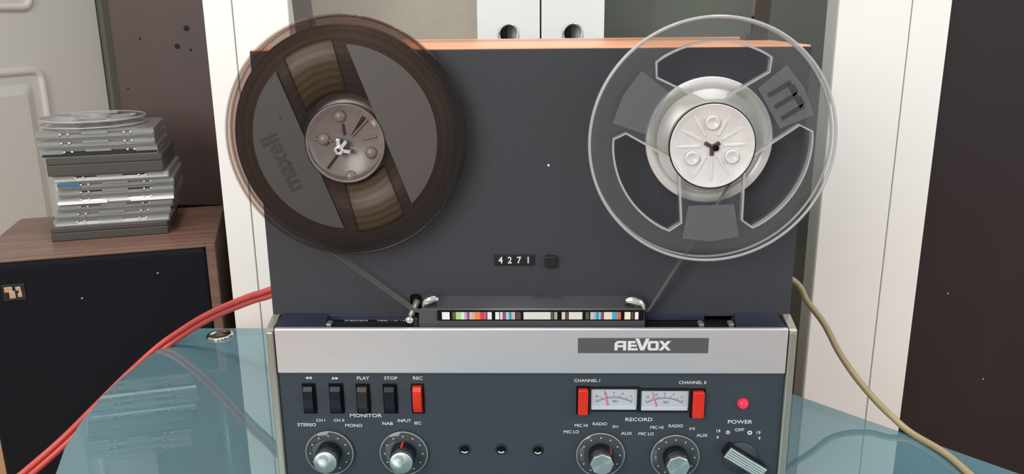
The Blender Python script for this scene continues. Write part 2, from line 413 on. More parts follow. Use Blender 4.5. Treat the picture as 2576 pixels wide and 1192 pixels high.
for x, y in ((-0.393, 0.345), (0.10, 0.30), (-0.30, -0.10), (0.33, -0.05)):
    MB(GO).lathe([(0.011, FZ+0.001), (0.011, TZ-TT-0.012), (0.0001, TZ-TT-0.012)], (x, y, 0), 'Z', 24).build('leg', 'leg_metal', gt)
    MB(GO).lathe([(0.0001, TZ+0.0022), (0.0115, TZ+0.0022), (0.0125, TZ+0.0030), (0.0150, TZ+0.0030), (0.0162, TZ+0.0018), (0.0164, TZ+0.0001)], (x, y, 0), 'Z', 36).build('mount_cap', 'chrome', gt)
    d = MB(GO).lathe([(0.0001, TZ-TT-0.012), (0.014, TZ-TT-0.012), (0.017, TZ-TT-0.008), (0.017, TZ-TT-0.0005), (0.011, TZ-TT-0.0005), (0.0105, TZ-TT-0.004), (0.0001, TZ-TT-0.004)], (x, y, 0), 'Z', 32).build('glass_mount', 'chrome', gt)
MB(GO).add([(x*0.92, 0.02+y*0.92, -0.262) for x, y in poly] + [(x*0.92, 0.02+y*0.92, -0.27) for x, y in poly],
           [list(range(n)), list(range(n, 2*n))[::-1]] + [(i, n+i, n+(i+1) % n, (i+1) % n) for i in range(n)]).build('lower_shelf', 'table_glass', gt)

# ---------------------------------------------------------------- bookshelf loudspeaker on the left and what stands on it
SZ = 0.085; SA = math.radians(17.1)
ux, uy = Vector((math.cos(SA), math.sin(SA), 0)), Vector((-math.sin(SA), math.cos(SA), 0))
SO = Vector((-0.44, 0.443, SZ)) + ux*0.012; sw, sd = 0.297, 0.245
SB = SO - ux*sw/2 + Vector((0, 0, FZ-SZ))              # front centre at the floor
sp = thing('loudspeaker', 'black-fronted loudspeaker with a wood top carrying the stacked cases', 'loudspeaker', SB, rotz=SA)
H = SZ-FZ
# local coordinates: x along the front, y backwards, z up
L0 = (0, 0, 0)
MB(L0).box(-sw/2, sw/2, 0.014, sd, 0, H, 0.0015, m=None).build('cabinet', 'speaker_wood', sp)
MB(L0).box(sw/2-0.012, sw/2, 0.0, 0.0135, 0, H, 0.001).build('front_edge', 'speaker_wood', sp)
MB(L0).box(-sw/2, sw/2-0.0122, 0.0, 0.0135, H-0.004, H, 0.001).build('front_edge', 'speaker_wood', sp)
MB(L0).box(-sw/2+0.0002, sw/2-0.0125, -0.004, 0.013, 0.02, H-0.0045, 0.006, seg=3).build('grille', 'speaker_cloth', sp)
spM = Matrix.Translation(SB) @ Matrix.Rotation(SA, 4, 'Z')
def sp_local(px, py, y=-0.004):
    q = SB + uy*y; p = at_plane(px, py, q, uy) - SB
    return Vector((p.dot(ux), y, p.z))
p = sp_local(36, 735)
bd = MB(L0).box(p.x-0.0135, p.x+0.0135, -0.0055, -0.0035, p.z-0.011, p.z+0.011, 0.0006).build('badge', 'black_plastic', sp)
g = MB(L0)
g.box(p.x-0.0105, p.x-0.001, -0.0063, -0.005, p.z+0.001, p.z+0.008, 0.0004)
g.box(p.x-0.0055, p.x+0.0015, -0.0065, -0.005, p.z-0.0075, p.z+0.002, 0.0004)
g.box(p.x+0.0025, p.x+0.0085, -0.0063, -0.005, p.z+0.0025, p.z+0.0075, 0.0004)
g.box(p.x+0.004, p.x+0.0092, -0.0063, -0.005, p.z-0.0065, p.z-0.0015, 0.0004)
g.box(p.x+0.0055, p.x+0.009, -0.0061, -0.005, p.z-0.002, p.z+0.003, 0.0004)
g.build('emblem', 'gold_badge', bd)
for px, py in ((207, 750), (397, 687)):
    q = sp_local(px, py); MB(L0).lathe([(0.0001, -0.0056), (0.0013, -0.0053), (0.0016, -0.0035)], (q.x, 0, q.z), n=12).build('grille_fleck', 'tray_grey', sp)

# the stack: local frame of the loudspeaker, each case an object of its own
FRONT = at_z(280, 598, SZ)                              # middle of the stack's front edge on the wood top
def stack_pos(pxl, pxr, py):
    # centre of a front face between two pixel columns, in the plane of the stack's front
    a, b2 = at_plane(pxl, py, FRONT, uy), at_plane(pxr, py-12, FRONT, uy); m = (a+b2)/2
    return (m-FRONT).dot(ux), (b2-a).dot(ux)
GC = 'disc cases stacked on the loudspeaker'
def jewel(z, off, w, h, d, dep, kind, label, turn=0.0):
    c = FRONT + ux*off + uy*(dep); c = Vector((c.x, c.y, z))
    t = thing('disc_case', label, 'disc case', c, GC, SA+turn)
    tray, paper = kind
    MB(L0).box(-w/2, w/2, 0, d, 0, h*0.13, 0.0003, seg=1).box(-w/2, -w/2+0.0012, 0.002, d-0.001, h*0.13, h*0.8).box(w/2-0.0012, w/2, 0.002, d-0.001, h*0.13, h*0.8).build('lower_shell', 'case_plastic', t)
    MB(L0).box(-w/2+0.0015, w/2-0.0015, 0.0015, d-0.002, h*0.14, h*0.62, 0.0006, seg=1).build('disc_tray', tray, t)
    MB(L0).box(-w/2+0.003, w/2-0.010, 0.0035, d-0.004, h*0.66, h*0.84).build('booklet', paper, t)
    lid = MB(L0).box(-w/2, w/2, 0, d, h*0.87, h, 0.0003, seg=1)
    lid.box(-w/2, -w*0.31, 0, 0.0012, h*0.45, h*0.87).box(w*0.31, w/2, 0, 0.0012, h*0.45, h*0.87).box(-w*0.12, w*0.10, 0, 0.0012, h*0.62, h*0.87)
    lid.build('lid', 'case_plastic', t)
    tb = MB(L0)
    for x in (-0.235*w, -0.30*w, 0.24*w, 0.30*w): tb.box(x-0.0014, x+0.0014, -0.0005, 0.002, h*0.56, h*0.76, 0.0004)
    tb.build('glint_tab', 'tray_pale', t)['kind'] = 'stuff'  # pale tabs stand in for paired lamp glints on the case front
    return t
def dark_box(z, off, w, h, d, dep, label, turn=0.0):
    c = FRONT + ux*off + uy*dep; c = Vector((c.x, c.y, z))
    t = thing('plastic_box', label, 'box', c, 'dark plastic boxes in the stack', SA+turn)
    MB(L0).box(-w/2, w/2, 0, d, 0, h*0.62, 0.0012).build('box_base', 'dark_case', t)
    MB(L0).box(-w/2, w/2, 0, d, h*0.625, h, 0.0012).build('box_lid', 'dark_case', t)
z = SZ + 0.0002
o, w = stack_pos(131, 430, 590); dark_box(z, 0.0, 0.150, 0.0185, 0.128, 0.0, 'dark grey plastic box at the very bottom of the stack, on the wood top'); z += 0.0187
spec = [((128, 430), 560, ('tray_pale', 'paper_grey'), 'clear disc case lying directly on the bottom dark box'),
        ((131, 433), 543, ('tray_grey', 'paper_tan'), 'second clear disc case above the bottom dark box'),
        ((136, 437), 525, ('tray_grey', 'paper_grey'), 'clear disc case just under the one with the white edge'),
        ((139, 441), 506, ('paper_white', 'tray_grey'), 'disc case with the bright white paper edge'),
        ((139, 440), 488, ('tray_grey', 'tray_dark'), 'clear disc case just above the one with the white edge'),
        ((138, 439), 468, ('tray_grey', 'paper_tan'), 'disc case with the blue corner at its left end'),
        ((128, 424), 450, ('tray_pale', 'tray_dark'), 'clear disc case right below the upper dark box')]
for k, ((a, b2), py, kd, lb) in enumerate(spec):
    o, w = stack_pos(a, b2, py)
    t = jewel(z, o, 0.1485, 0.0100, 0.127, 0.002 + 0.001*(k % 3), kd, lb, math.radians(random.uniform(-1.2, 1.2)))
    if k == 5: MB(L0).box(-0.0735, -0.046, -0.0009, 0.001, 0.0052, 0.0092, 0.0003).build('blue_corner', 'paper_blue', t)
    if k == 3:
        MB(L0).box(-0.0742, -0.012, -0.0012, 0.001, 0.0006, 0.0046, 0.0002).box(0.018, 0.0742, -0.0012, 0.001, 0.0006, 0.0046, 0.0002).build('paper_edge', 'paper_white', t)
    z += 0.0102
o, w = stack_pos(116, 408, 415); dark_box(z, o, 0.146, 0.0245, 0.127, 0.0, 'dark grey plastic box in the upper half of the stack', math.radians(-0.8)); z += 0.0247
spec = [((100, 395), 378, ('tray_dark', 'tray_grey'), 'clear disc case right above the upper dark box'),
        ((92, 388), 358, ('tray_grey', 'paper_tan'), 'middle one of the three clear cases above the upper dark box'),
        ((90, 384), 338, ('tray_grey', 'paper_grey'), 'topmost clear disc case, under the empty clear reel')]
for k, ((a, b2), py, kd, lb) in enumerate(spec):
    o, w = stack_pos(a, b2, py)
    jewel(z, o, 0.1455, 0.0116, 0.127, 0.001*k, kd, lb, math.radians(random.uniform(-1.0, 1.0))); z += 0.0118
STACK_TOP = z

# ---------------------------------------------------------------- the tape deck
td = thing('tape_deck', 'large black and silver tape deck standing on the glass table', 'tape deck', (0, 0.0, 0))
DO = Vector((0, 0, 0)); DH = 0.359; HW = 0.2065
def dk(): return MB(DO)
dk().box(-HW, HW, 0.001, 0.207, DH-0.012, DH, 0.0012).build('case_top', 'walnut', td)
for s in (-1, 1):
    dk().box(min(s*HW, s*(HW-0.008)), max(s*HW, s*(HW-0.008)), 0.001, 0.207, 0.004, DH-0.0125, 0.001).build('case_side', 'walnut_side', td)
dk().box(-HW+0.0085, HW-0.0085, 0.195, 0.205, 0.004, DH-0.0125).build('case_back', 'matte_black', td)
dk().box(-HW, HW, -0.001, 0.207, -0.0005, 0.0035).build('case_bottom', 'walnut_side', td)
for x in (-0.17, 0.17):
    for y in (0.02, 0.18): dk().lathe([(0.012, -0.0079), (0.012, -0.001)], (x, y, 0), 'Z', 20).build('foot', 'black_plastic', td)
# upper face
dk().box(-HW, HW, -0.0012, 0.0008, 0.149, DH-0.0012, 0.0006).build('upper_face', 'deck_face', td)
p = at_y(1380, 416, -0.0012); dk().lathe([(0.0001, -0.0018), (0.0008, -0.0016), (0.0011, -0.001)], (p.x, 0, p.z), n=10).build('paint_chip', 'print_white', td)
# ledge between the faces
lg = dk().box(-0.2, 0.2, -0.0195, 0.0, 0.141, 0.1462).build('ledge', 'black_plastic', td)
def wedge(px0, px1, nm='ledge_cover'):
    x0, x1 = at_y(px0, 805, -0.012).x, at_y(px1, 805, -0.012).x
    dk().hexa([(x0, -0.0195, 0.1464), (x1, -0.0195, 0.1464), (x1, -0.0013, 0.1464), (x0, -0.0013, 0.1464),
               (x0+0.0005, -0.0195, 0.1478), (x1-0.0005, -0.0195, 0.1478), (x1-0.003, -0.0013, 0.1520), (x0+0.003, -0.0013, 0.1520)]).build(nm, 'navy_metal', td)
wedge(694, 826); wedge(1846, 1972)
dk().box(at_y(826, 800, 0).x, at_y(1056, 800, 0).x, -0.003, -0.0013, 0.1464, 0.1512, 0.0004).build('lip', 'navy_metal', td)
dk().box(at_y(1622, 800, 0).x, at_y(1770, 800, 0).x, -0.003, -0.0013, 0.1464, 0.1512, 0.0004).build('lip', 'navy_metal', td)
for px in (829, 1763, 1838):
    p = at_y(px, 812, -0.014); dk().box(p.x-0.002, p.x+0.002, -0.018, -0.010, 0.1464, 0.1492, 0.0006).build('ledge_clip', 'trim_metal', td)
for s_, px in (('SPEAKERS', 897), ('REEL MOTOR', 990)):
    vs, fs = text2d(s_, 0.0042, 0.0001, 0.0); p = at_z(px, 805, 0.1466)
    dk().add([Vector((p.x+v.x*1.05, p.y+v.y, 0.1465+v.z)) for v in vs], fs).build('lettering', 'print_white', lg)

# reel turntables
LC = Vector((-0.1346, -0.022, 0.2955)); RC = Vector((0.1320, -0.028, 0.2918)); RR = 0.0880
for c, yb in ((LC, -0.0117), (RC, -0.0176)):
    dk().lathe([(0.020, -0.0013), (0.020, yb+0.006), (0.0452, yb+0.005), (0.0462, yb+0.004), (0.0462, yb+0.0008), (0.0455, yb), (0.0385, yb), (0.0383, yb+0.0006), (0.0375, yb+0.0006), (0.0373, yb), (0.0001, yb)], (c.x-0.0, 0, c.z), n=72).build('reel_turntable', 'alu', td)

# counter
a, b2 = at_y(1243, 640, -0.0012), at_y(1345, 667, -0.0012)
ct = dk().box(a.x, b2.x, -0.0022, -0.0010, b2.z, a.z, 0.0003).build('tape_counter', 'black_plastic', td)
wd = (b2.x-a.x-0.003)/4
for i, dch in enumerate('4271'):
    x0 = a.x + 0.0015 + i*wd
    w_ = dk(); cz = (a.z+b2.z)/2
    w_.box(x0+0.0006, x0+wd-0.0006, -0.0027, -0.002, b2.z+0.0012, a.z-0.0012, 0.0003, m='black_plastic')
    w_.text(dch, x0+wd/2, cz, 0.0075, -0.0028, 0.0001, 'print_white', 0.9, 0.015)
    w_.build('digit_wheel', None, ct)
p = at_y(1385, 655, -0.0012)
dk().box(p.x-0.0045, p.x+0.0045, -0.0062, -0.001, p.z-0.0048, p.z+0.0046, 0.001).build('reset_button', 'black_plastic', td)

# head cover with its coloured strip and chrome corners
x0, x1 = -0.0861, 0.0893; xt0, xt1 = -0.0705, 0.0785
hc = dk()
prof = [(-0.0200, 0.1475), (-0.0206, 0.1508), (-0.0190, 0.1606), (-0.0175, 0.1618), (-0.0015, 0.1668)]
vs = []
for (y, zz), (xa, xb) in zip(prof, ((x0, x1), (x0, x1), (x0+0.0005, x1-0.0005), (x0+0.001, x1-0.001), (xt0, xt1))): vs += [(xa, y, zz), (xb, y, zz)]
vs += [(x0, -0.0015, 0.1475), (x1, -0.0015, 0.1475)]
fs = [(0, 1, 3, 2), (2, 3, 5, 4), (4, 5, 7, 6), (6, 7, 9, 8), (8, 9, 11, 10), (10, 11, 1, 0), (0, 2, 4, 6, 8, 10), (11, 9, 7, 5, 3, 1)]
hcv = hc.add(vs, fs).build('head_cover', 'cover_black', td)
sa, sb = at_y(1106, 783, -0.0206), at_y(1612, 804, -0.0206)
dk().box(sa.x-0.002, sb.x+0.002, -0.0212, -0.0196, sb.z-0.0006, sa.z+0.0008, 0.0003).build('strip_window', 'matte_black', hcv)
cols = [(1112, 1131, (240, 240, 238)), (1138, 1147, (96, 88, 52)), (1147, 1160, (176, 212, 140)), (1160, 1168, (218, 238, 206)), (1168, 1175, (214, 150, 206)), (1175, 1181, (120, 90, 124)),
        (1181, 1187, (208, 186, 196)), (1187, 1195, (228, 172, 106)), (1195, 1208, (240, 128, 84)), (1208, 1217, (206, 62, 72)), (1217, 1224, (200, 84, 122)), (1226, 1237, (232, 232, 230)),
        (1246, 1256, (236, 234, 230)), (1258, 1264, (228, 222, 224)), (1264, 1273, (146, 74, 124)), (1273, 1280, (178, 208, 220)), (1280, 1287, (62, 160, 148)), (1287, 1296, (204, 178, 200)),
        (1298, 1310, (76, 68, 52)), (1317, 1385, (220, 220, 212)), (1386, 1392, (92, 88, 60)), (1394, 1402, (168, 168, 164)), (1413, 1422, (218, 208, 202)), (1424, 1430, (88, 76, 66)),
        (1431, 1465, (222, 220, 214)), (1473, 1482, (84, 84, 40)), (1485, 1494, (206, 190, 202)), (1494, 1500, (150, 180, 200)), (1500, 1506, (46, 150, 160)), (1506, 1511, (126, 206, 220)),
        (1511, 1517, (154, 74, 130)), (1519, 1536, (238, 218, 196)), (1536, 1540, (200, 220, 220)), (1540, 1553, (64, 172, 196)), (1553, 1562, (222, 98, 78)), (1571, 1586, (236, 236, 214)),
        (1588, 1594, (104, 66, 30)), (1597, 1606, (240, 238, 234))]
for i, (pa, pb, rgb) in enumerate(cols):
    mat('strip_colour_%d' % i, rgb, 0.5, var=0.02)
    xa, xb = at_y(pa, 793, -0.0212).x, at_y(pb, 793, -0.0212).x
    f = (pa-1106)/506*0.0  
    dk().box(xa, xb, -0.0215, -0.0208, sb.z+0.0006, sa.z-0.0004).build('colour_patch', 'strip_colour_%d' % i, hcv)
# chrome corner pieces
def corner(pts, rs): 
    dk().tube(smooth_path(pts, 6), rs, 12).build('chrome_corner', 'chrome', hcv)
A = [at_y(1064, 772, -0.014), at_y(1072, 760, -0.014), at_y(1086, 752, -0.014), at_y(1104, 753, -0.014)]
corner(A, [0.0006 + 0.0032*math.sin(PI*min(1, 0.05+i/22)) for i in range(19)])
A = [at_y(1622, 782, -0.014), at_y(1612, 767, -0.014), at_y(1598, 757, -0.014), at_y(1572, 755, -0.014)]
corner(A, [0.0008 + 0.0036*math.sin(PI*min(1, 0.05+i/22)) for i in range(19)])
# tape lift lever and guide in front of the head cover
p = at_y(1046, 757, -0.0014)
sl = dk().box(p.x-0.004, p.x+0.0042, -0.0022, -0.0009, p.z-0.013, p.z+0.006, 0.0025, seg=3).build('lever_slot', 'matte_black', td)
q0, q1 = at_y(1050, 756, -0.003), at_y(1032, 800, -0.013)
dk().tube([q0, q0.lerp(q1, 0.5), q1], 0.0026, 12).build('tape_guide', 'trim_metal', td)
dk().lathe([(0.0001, -0.0195), (0.0032, -0.0192), (0.0034, -0.0178), (0.0026, -0.012)], (q1.x, 0, q1.z), n=18).build('guide_tip', 'chrome', td)
dk().box(at_y(1040, 800, -0.016).x, at_y(1054, 800, -0.016).x, -0.019, -0.002, 0.1464, 0.1545, 0.0008).build('guide_block', 'black_plastic', td)

# metal edge trim round the lower half
for s in (-1, 1):
    xa, xb = sorted((s*0.2005, s*0.2067))
    dk().box(xa, xb, -0.0225, 0.001, 0.0, 0.1440, 0.0012).build('edge_trim', 'trim_metal', td)
    xa, xb = sorted((s*0.2008, s*0.2066))
    dk().hexa([(xa, -0.0215, 0.1442), (xb, -0.0215, 0.1442), (xb, 0.0008, 0.1442), (xa, 0.0008, 0.1442), (xa, -0.019, 0.1456), (xb, -0.019, 0.1456), (xb, 0.0008, 0.1515), (xa, 0.0008, 0.1515)]).build('trim_corner', 'trim_metal', td)
# brushed fascia strip with the badge
fs_ = dk().box(-0.1992, 0.1992, -0.0245, -0.0198, 0.1098, 0.1476, 0.0013, seg=3).build('fascia_strip', 'brushed', td)
a, b2 = at_y(1454, 848, -0.0246), at_y(1781, 889, -0.0246)
zc = (at_y(1454, 866, -0.0246).z + at_y(1781, 872, -0.0246).z)/2
bh = 0.0063
dk().box(a.x, b2.x, -0.0249, -0.0240, zc-bh, zc+bh, 0.0002, seg=1).build('badge', 'badge_grey', fs_)
lx0, lx1 = at_y(1546, 868, -0.025).x, at_y(1688, 868, -0.025).x
u = (lx1-lx0)/27.6                                      # logo drawn on a grid 27.6 wide, small letters 5 high
zl = zc - 2.55*u*0.95
def G(pts, x): return [(lx0+(x+px)*u, zl+py*u*0.98) for px, py in pts]
lg_ = dk()
lg_.flat([G([(0, 0), (1.5, 0), (1.5, 1.7), (4.2, 1.7), (4.2, 0), (5.7, 0), (5.7, 5), (1.3, 5), (0, 3.8)], 0), G([(1.5, 2.8), (4.2, 2.8), (4.2, 3.9), (1.9, 3.9), (1.5, 3.5)], 0)], -0.0252, -0.0248)
lg_.flat([G([(0, 0), (4.9, 0), (4.9, 1.15), (1.5, 1.15), (1.5, 2.0), (4.3, 2.0), (4.3, 3.05), (1.5, 3.05), (1.5, 3.85), (3.9, 3.85), (3.6, 5), (0, 5)], 6.5)], -0.0252, -0.0248)
lg_.flat([G([(2.3, 0), (4.1, 0), (6.6, 6.3), (4.9, 6.3), (3.2, 1.9), (1.5, 6.3), (-0.3, 6.3)], 10.4)], -0.0252, -0.0248)
lg_.flat([G([(0.8, 0), (4.6, 0), (5.4, 0.8), (5.4, 4.2), (4.6, 5), (0.8, 5), (0, 4.2), (0, 0.8)], 16.2), G([(1.5, 1.15), (3.9, 1.15), (3.9, 3.85), (1.5, 3.85)], 16.2)], -0.0252, -0.0248)
lg_.flat([G([(0, 0), (1.8, 0), (3.0, 1.5), (4.2, 0), (6.0, 0), (3.9, 2.55), (5.9, 5), (4.1, 5), (3.0, 3.6), (1.9, 5), (0.1, 5), (2.1, 2.55)], 21.6)], -0.0252, -0.0248)
lg_.build('logo', 'print_white', fs_)

# lower control panel
PY = -0.0200
cp = dk().box(-0.2003, 0.2003, PY, -0.0005, 0.002, 0.1096, 0.0006).build('control_panel', 'panel_face', td)
def P(px, py, Y=PY): return at_y(px, py, Y)
def key(px0, px1, py0, py1, m, label=None):
    a, b2 = P(px0, py0), P(px1, py1)
    rim = dk().box(a.x-0.0012, b2.x+0.0008, PY-0.0004, PY+0.001, b2.z-0.001, a.z+0.0012, 0.0004).build('key_well', 'matte_black', td)
    x0, x1, z1, z0 = a.x, b2.x-0.0008, a.z, b2.z; h = z1-z0
    # a rocker key: thick above, rounding off below
    pr = [(PY, z1), (PY-0.0030, z1-0.0006), (PY-0.0048, z1-0.004), (PY-0.0052, z0+h*0.55), (PY-0.0046, z0+h*0.25), (PY-0.0028, z0+h*0.06), (PY, z0)]
    k = len(pr); vs = [(x0+(0.0006 if i not in (0, k-1) else 0), y, zz) for i, (y, zz) in enumerate(pr)] + [(x1-(0.0006 if i not in (0, k-1) else 0), y, zz) for i, (y, zz) in enumerate(pr)]
    fs = [(i, i+k, i+1+k, i+1) for i in range(k-1)] + [list(range(k)), [k+i for i in range(k)][::-1], (k-1, 2*k-1, k, 0)]
    o = dk().add(vs, fs).build('transport_key', m, td)
    if label: o['label'] = label
    return o
key(763, 797, 967, 1037, 'key_navy'); key(830, 866, 967, 1037, 'key_navy')
key(898, 932, 968, 1037, 'key_brown', 'brownish play key'); key(966, 1000, 968, 1037, 'key_navy')
key(1037, 1067, 968, 1037, 'key_red', 'red record key')
def red_button(px0, px1, py0, py1):
    a, b2 = P(px0, py0), P(px1, py1)
    dk().box(a.x-0.0014, b2.x+0.0008, PY-0.0004, PY+0.001, b2.z-0.0006, a.z+0.0012, 0.0004).build('key_well', 'matte_black', td)
    dk().box(a.x, b2.x-0.0006, PY-0.0058, PY, b2.z+0.001, a.z, 0.0011).build('channel_button', 'key_red', td)
red_button(1454, 1480, 974, 1040); red_button(1742, 1769, 980, 1048)
# level meters
def meter(px0, px1, py0, py1, nang):
    a, b2 = P(px0, py0), P(px1, py1); x0, x1, z0, z1 = a.x, b2.x, b2.z, a.z
    t = dk().flat([[(x0-0.0018, z0-0.0014), (x1+0.0018, z0-0.0014), (x1+0.0018, z1+0.0018), (x0-0.0018, z1+0.0018)], [(x0, z0), (x1, z0), (x1, z1), (x0, z1)]], PY-0.0014, PY+0.0005).build('level_meter', 'black_plastic', td)
    dk().box(x0, x1, PY-0.0003, PY+0.0004, z0, z1).build('meter_face', 'meter_face', t)
    w = x1-x0; h = z1-z0
    dk().box(x0+0.0003, x1-0.0003, PY-0.0010, PY-0.0003, z0+0.0002, z0+h*0.2, 0.0003).build('meter_footer', 'meter_silver', t)
    pv = Vector(((x0+x1)/2, 0, z0-0.016)); R1 = 0.0265
    s = dk()
    for i in range(-9, 10):
        an = math.radians(90 - i*3.4); r2 = R1+(0.0026 if i % 3 == 0 else 0.0014)
        p0 = pv + Vector((math.cos(an), 0, math.sin(an)))*R1; p1 = pv + Vector((math.cos(an), 0, math.sin(an)))*r2
        d = Vector((math.sin(an), 0, -math.cos(an)))*0.0002; y = Vector((0, PY-0.00035, 0))
        s.add([p0+d+y, p0-d+y, p1-d+y, p1+d+y], [(0, 1, 2, 3)])
    ap = [pv + Vector((math.cos(math.radians(q)), 0, math.sin(math.radians(q))))*R1 for q in range(58, 123, 4)]
    s.ribbon([Vector((q.x, PY-0.00032, q.z)) for q in ap], 0.0001, 0.0003)
    s.text('VU', (x0+x1)/2+0.001, z0+h*0.40, 0.0034, PY-0.00035, 0.00005)
    for i, tt in enumerate(('20', '10', '5', '0', '3')):
        an = math.radians(116 - i*13); q = pv + Vector((math.cos(an), 0, math.sin(an)))*(R1+0.0042)
        if q.z < z1-0.001: s.text(tt, q.x, q.z, 0.0024, PY-0.00035, 0.00005)
    s.build('meter_scale', 'print_dark', t)
    an = math.radians(nang); d = Vector((math.cos(an), 0, math.sin(an))); sd = Vector((d.z, 0, -d.x))*0.0005; y = Vector((0, PY-0.0007, 0))
    base = pv + d*((z0+h*0.12-pv.z)/d.z); tip = pv + d*((z1-0.001-pv.z)/d.z)
    dk().add([base+sd*1.3+y, base-sd*1.3+y, tip-sd*0.5+y, tip+sd*0.5+y], [(0, 1, 2, 3)]).build('needle', 'needle_red', t)
meter(1487, 1601, 977, 1030, 103); meter(1613, 1730, 981, 1032, 107)
# power lamp, sockets
p = P(1869, 1014)
dk().lathe([(0.0001, PY-0.0040), (0.0022, PY-0.0036), (0.0040, PY-0.0018), (0.0044, PY+0.0005)], (p.x, 0, p.z), n=28).build('power_lamp', 'lamp_red', td)
for px, py in ((1169, 1129), (1261, 1129), (1353, 1131)):
    p = P(px, py)
    j = dk().lathe([(0.0032, PY-0.0006), (0.0034, PY-0.0012), (0.0044, PY-0.0012), (0.0047, PY-0.0004), (0.0047, PY+0.0006), (0.0032, PY+0.0006)], (p.x, 0, p.z), n=32, closed=True).build('socket', 'black_plastic', td)
    dk().lathe([(0.0001, PY-0.0003), (0.0033, PY-0.0003), (0.0033, PY+0.0004)], (p.x, 0, p.z), n=24).build('socket_hole', 'matte_black', j)
    dk().tube([(p.x+0.0028*math.cos(q), PY-0.0009, p.z+0.0028*math.sin(q)) for q in [math.radians(d) for d in range(215, 326, 10)]], 0.0006, 6).build('socket_contact', 'alu', j)
# double control knobs
def knob(px, py, stripe, faces=48):
    p = P(px, py); X, Z = p.x, p.z
    def kl(pr, n, nm, m, par, sm=True): return dk().lathe(pr, (X, 0, Z), n=n, smooth=sm).build(nm, m, par)
    sk = dk().lathe([(0.0196, PY-0.0002), (0.0197, PY-0.0022), (0.0190, PY-0.0032), (0.0102, PY-0.0032)], (X, 0, Z), n=56, caps=False).build('control_knob', 'skirt_plastic', td)
    dk().tube([(X+0.0192*math.cos(2*PI*i/56), PY-0.0028, Z+0.0192*math.sin(2*PI*i/56)) for i in range(56)], 0.0005, 6, closed=True).build('skirt_edge', 'clear_rim', sk)
    kl([(0.0102, PY-0.0018), (0.0100, PY-0.0110), (0.0096, PY-0.0118), (0.0001, PY-0.0118)], 40, 'knob_body', 'key_navy', sk)
    kl([(0.0092, PY-0.0118), (0.0094, PY-0.0135), (0.0094, PY-0.0178), (0.0086, PY-0.0186), (0.0001, PY-0.0183)], faces, 'knob_cap', 'cap_alu', sk, faces > 20)
    if stripe is not None:
        an = math.radians(stripe); c, s = math.cos(an), math.sin(an)
        M = Matrix(((s, 0, c, X), (0, 1, 0, 0), (-c, 0, s, Z), (0, 0, 0, 1)))
        dk().box(-0.0009, 0.0009, PY-0.0112, PY-0.003, 0.0092, 0.0105, M=M).build('pointer', 'stripe_red', sk)
    d = dk()
    for q in range(-60, 241, 30):
        an = math.radians(q); d.lathe([(0.0001, PY-0.0036), (0.0006, PY-0.0035), (0.0006, PY-0.0032)], (X+0.0155*math.cos(an), 0, Z+0.0155*math.sin(an)), n=8)
    d.build('skirt_dots', 'print_white', sk)['kind'] = 'stuff'
knob(831, 1135, None); knob(1017, 1136, 92); knob(1510, 1140, 40, 8); knob(1697, 1145, None, 8)
# power switch
p = P(1862, 1150)
pk = dk().lathe([(0.0142, PY-0.0002), (0.0138, PY-0.0016), (0.0001, PY-0.0018)], (p.x, 0, p.z), n=40).build('power_switch', 'panel_face', td)
q = at_y(1866, 1160, PY-0.010)
M = Matrix.Translation((p.x+0.0012, 0, p.z+0.0015)) @ Matrix.Rotation(math.radians(33), 4, 'Y')
dk().box(-0.0178, 0.0178, PY-0.0105, PY-0.0018, -0.0052, 0.0052, 0.0008, M=M).build('switch_side', 'black_plastic', pk)
bar = dk().box(-0.0178, 0.0178, PY-0.0125, PY-0.0106, -0.0050, 0.0050, 0.0006, M=M)
for i in range(5): bar.box(-0.0170, 0.0170, PY-0.0130, PY-0.0124, -0.0042+i*0.0019, -0.0034+i*0.0019, 0.0002, M=M, seg=1)
bar.build('switch_bar', 'cap_alu', pk)
# printed lettering on the panel
def T(s, px, py, hpx, sx=1.15, bold=0.012):
    p = P(px, py); sz = hpx*0.000302*1.42
    dk().text(s, p.x, p.z, sz, PY-0.0002, 0.0001, None, sx, bold).build('lettering', 'print_white', cp)
def tri(px, py, d):
    p = P(px, py); a = 0.0013
    for k in (-1, 1):
        x = p.x + k*0.0013
        dk().flat([[(x-a*d, p.z-0.0013), (x+a*d, p.z), (x-a*d, p.z+0.0013)]], PY-0.0003, PY-0.0001).build('arrow_symbol', 'print_white', cp)
tri(776, 950, -1); tri(844, 951, 1)
T('PLAY', 913, 951, 9); T('STOP', 983, 951, 9); T('REC', 1051, 951, 9)
T('MONITOR', 920, 1045, 10, 1.3); T('STEREO', 772, 1068, 9, 1.15); T('CH I', 807, 1057, 8); T('CH II', 853, 1057, 8); T('MONO', 890, 1070, 9)
T('NAB', 975, 1065, 9); T('INPUT', 1017, 1058, 8.5, 1.05); T('IEC', 1051, 1064, 8.5)
T('CHANNEL I', 1477, 957, 8.5, 1.1); T('CHANNEL II', 1742, 962, 8.5, 1.1); T('RECORD', 1607, 1055, 10, 1.3)
T('MIC LO', 1437, 1086, 8.5, 1.05); T('MIC HI', 1462, 1070, 8.5, 1.0); T('RADIO', 1509, 1066, 8.5, 1.05); T('II>I', 1548, 1073, 8, 1.0); T('AUX', 1576, 1090, 8.5)
T('MIC LO', 1625, 1091, 8.5, 1.05); T('MIC HI', 1652, 1075, 8.5, 1.0); T('RADIO', 1700, 1071, 8.5, 1.05); T('I>II', 1741, 1078, 8, 1.0); T('AUX', 1766, 1095, 8.5)
T('POWER', 1861, 1061, 10.5, 1.25); T('OFF', 1860, 1081, 8.5); T('19', 1806, 1084, 9, 1.0); T('9', 1805, 1100, 8); T('19', 1907, 1088, 9, 1.0); T('9', 1910, 1102, 8)
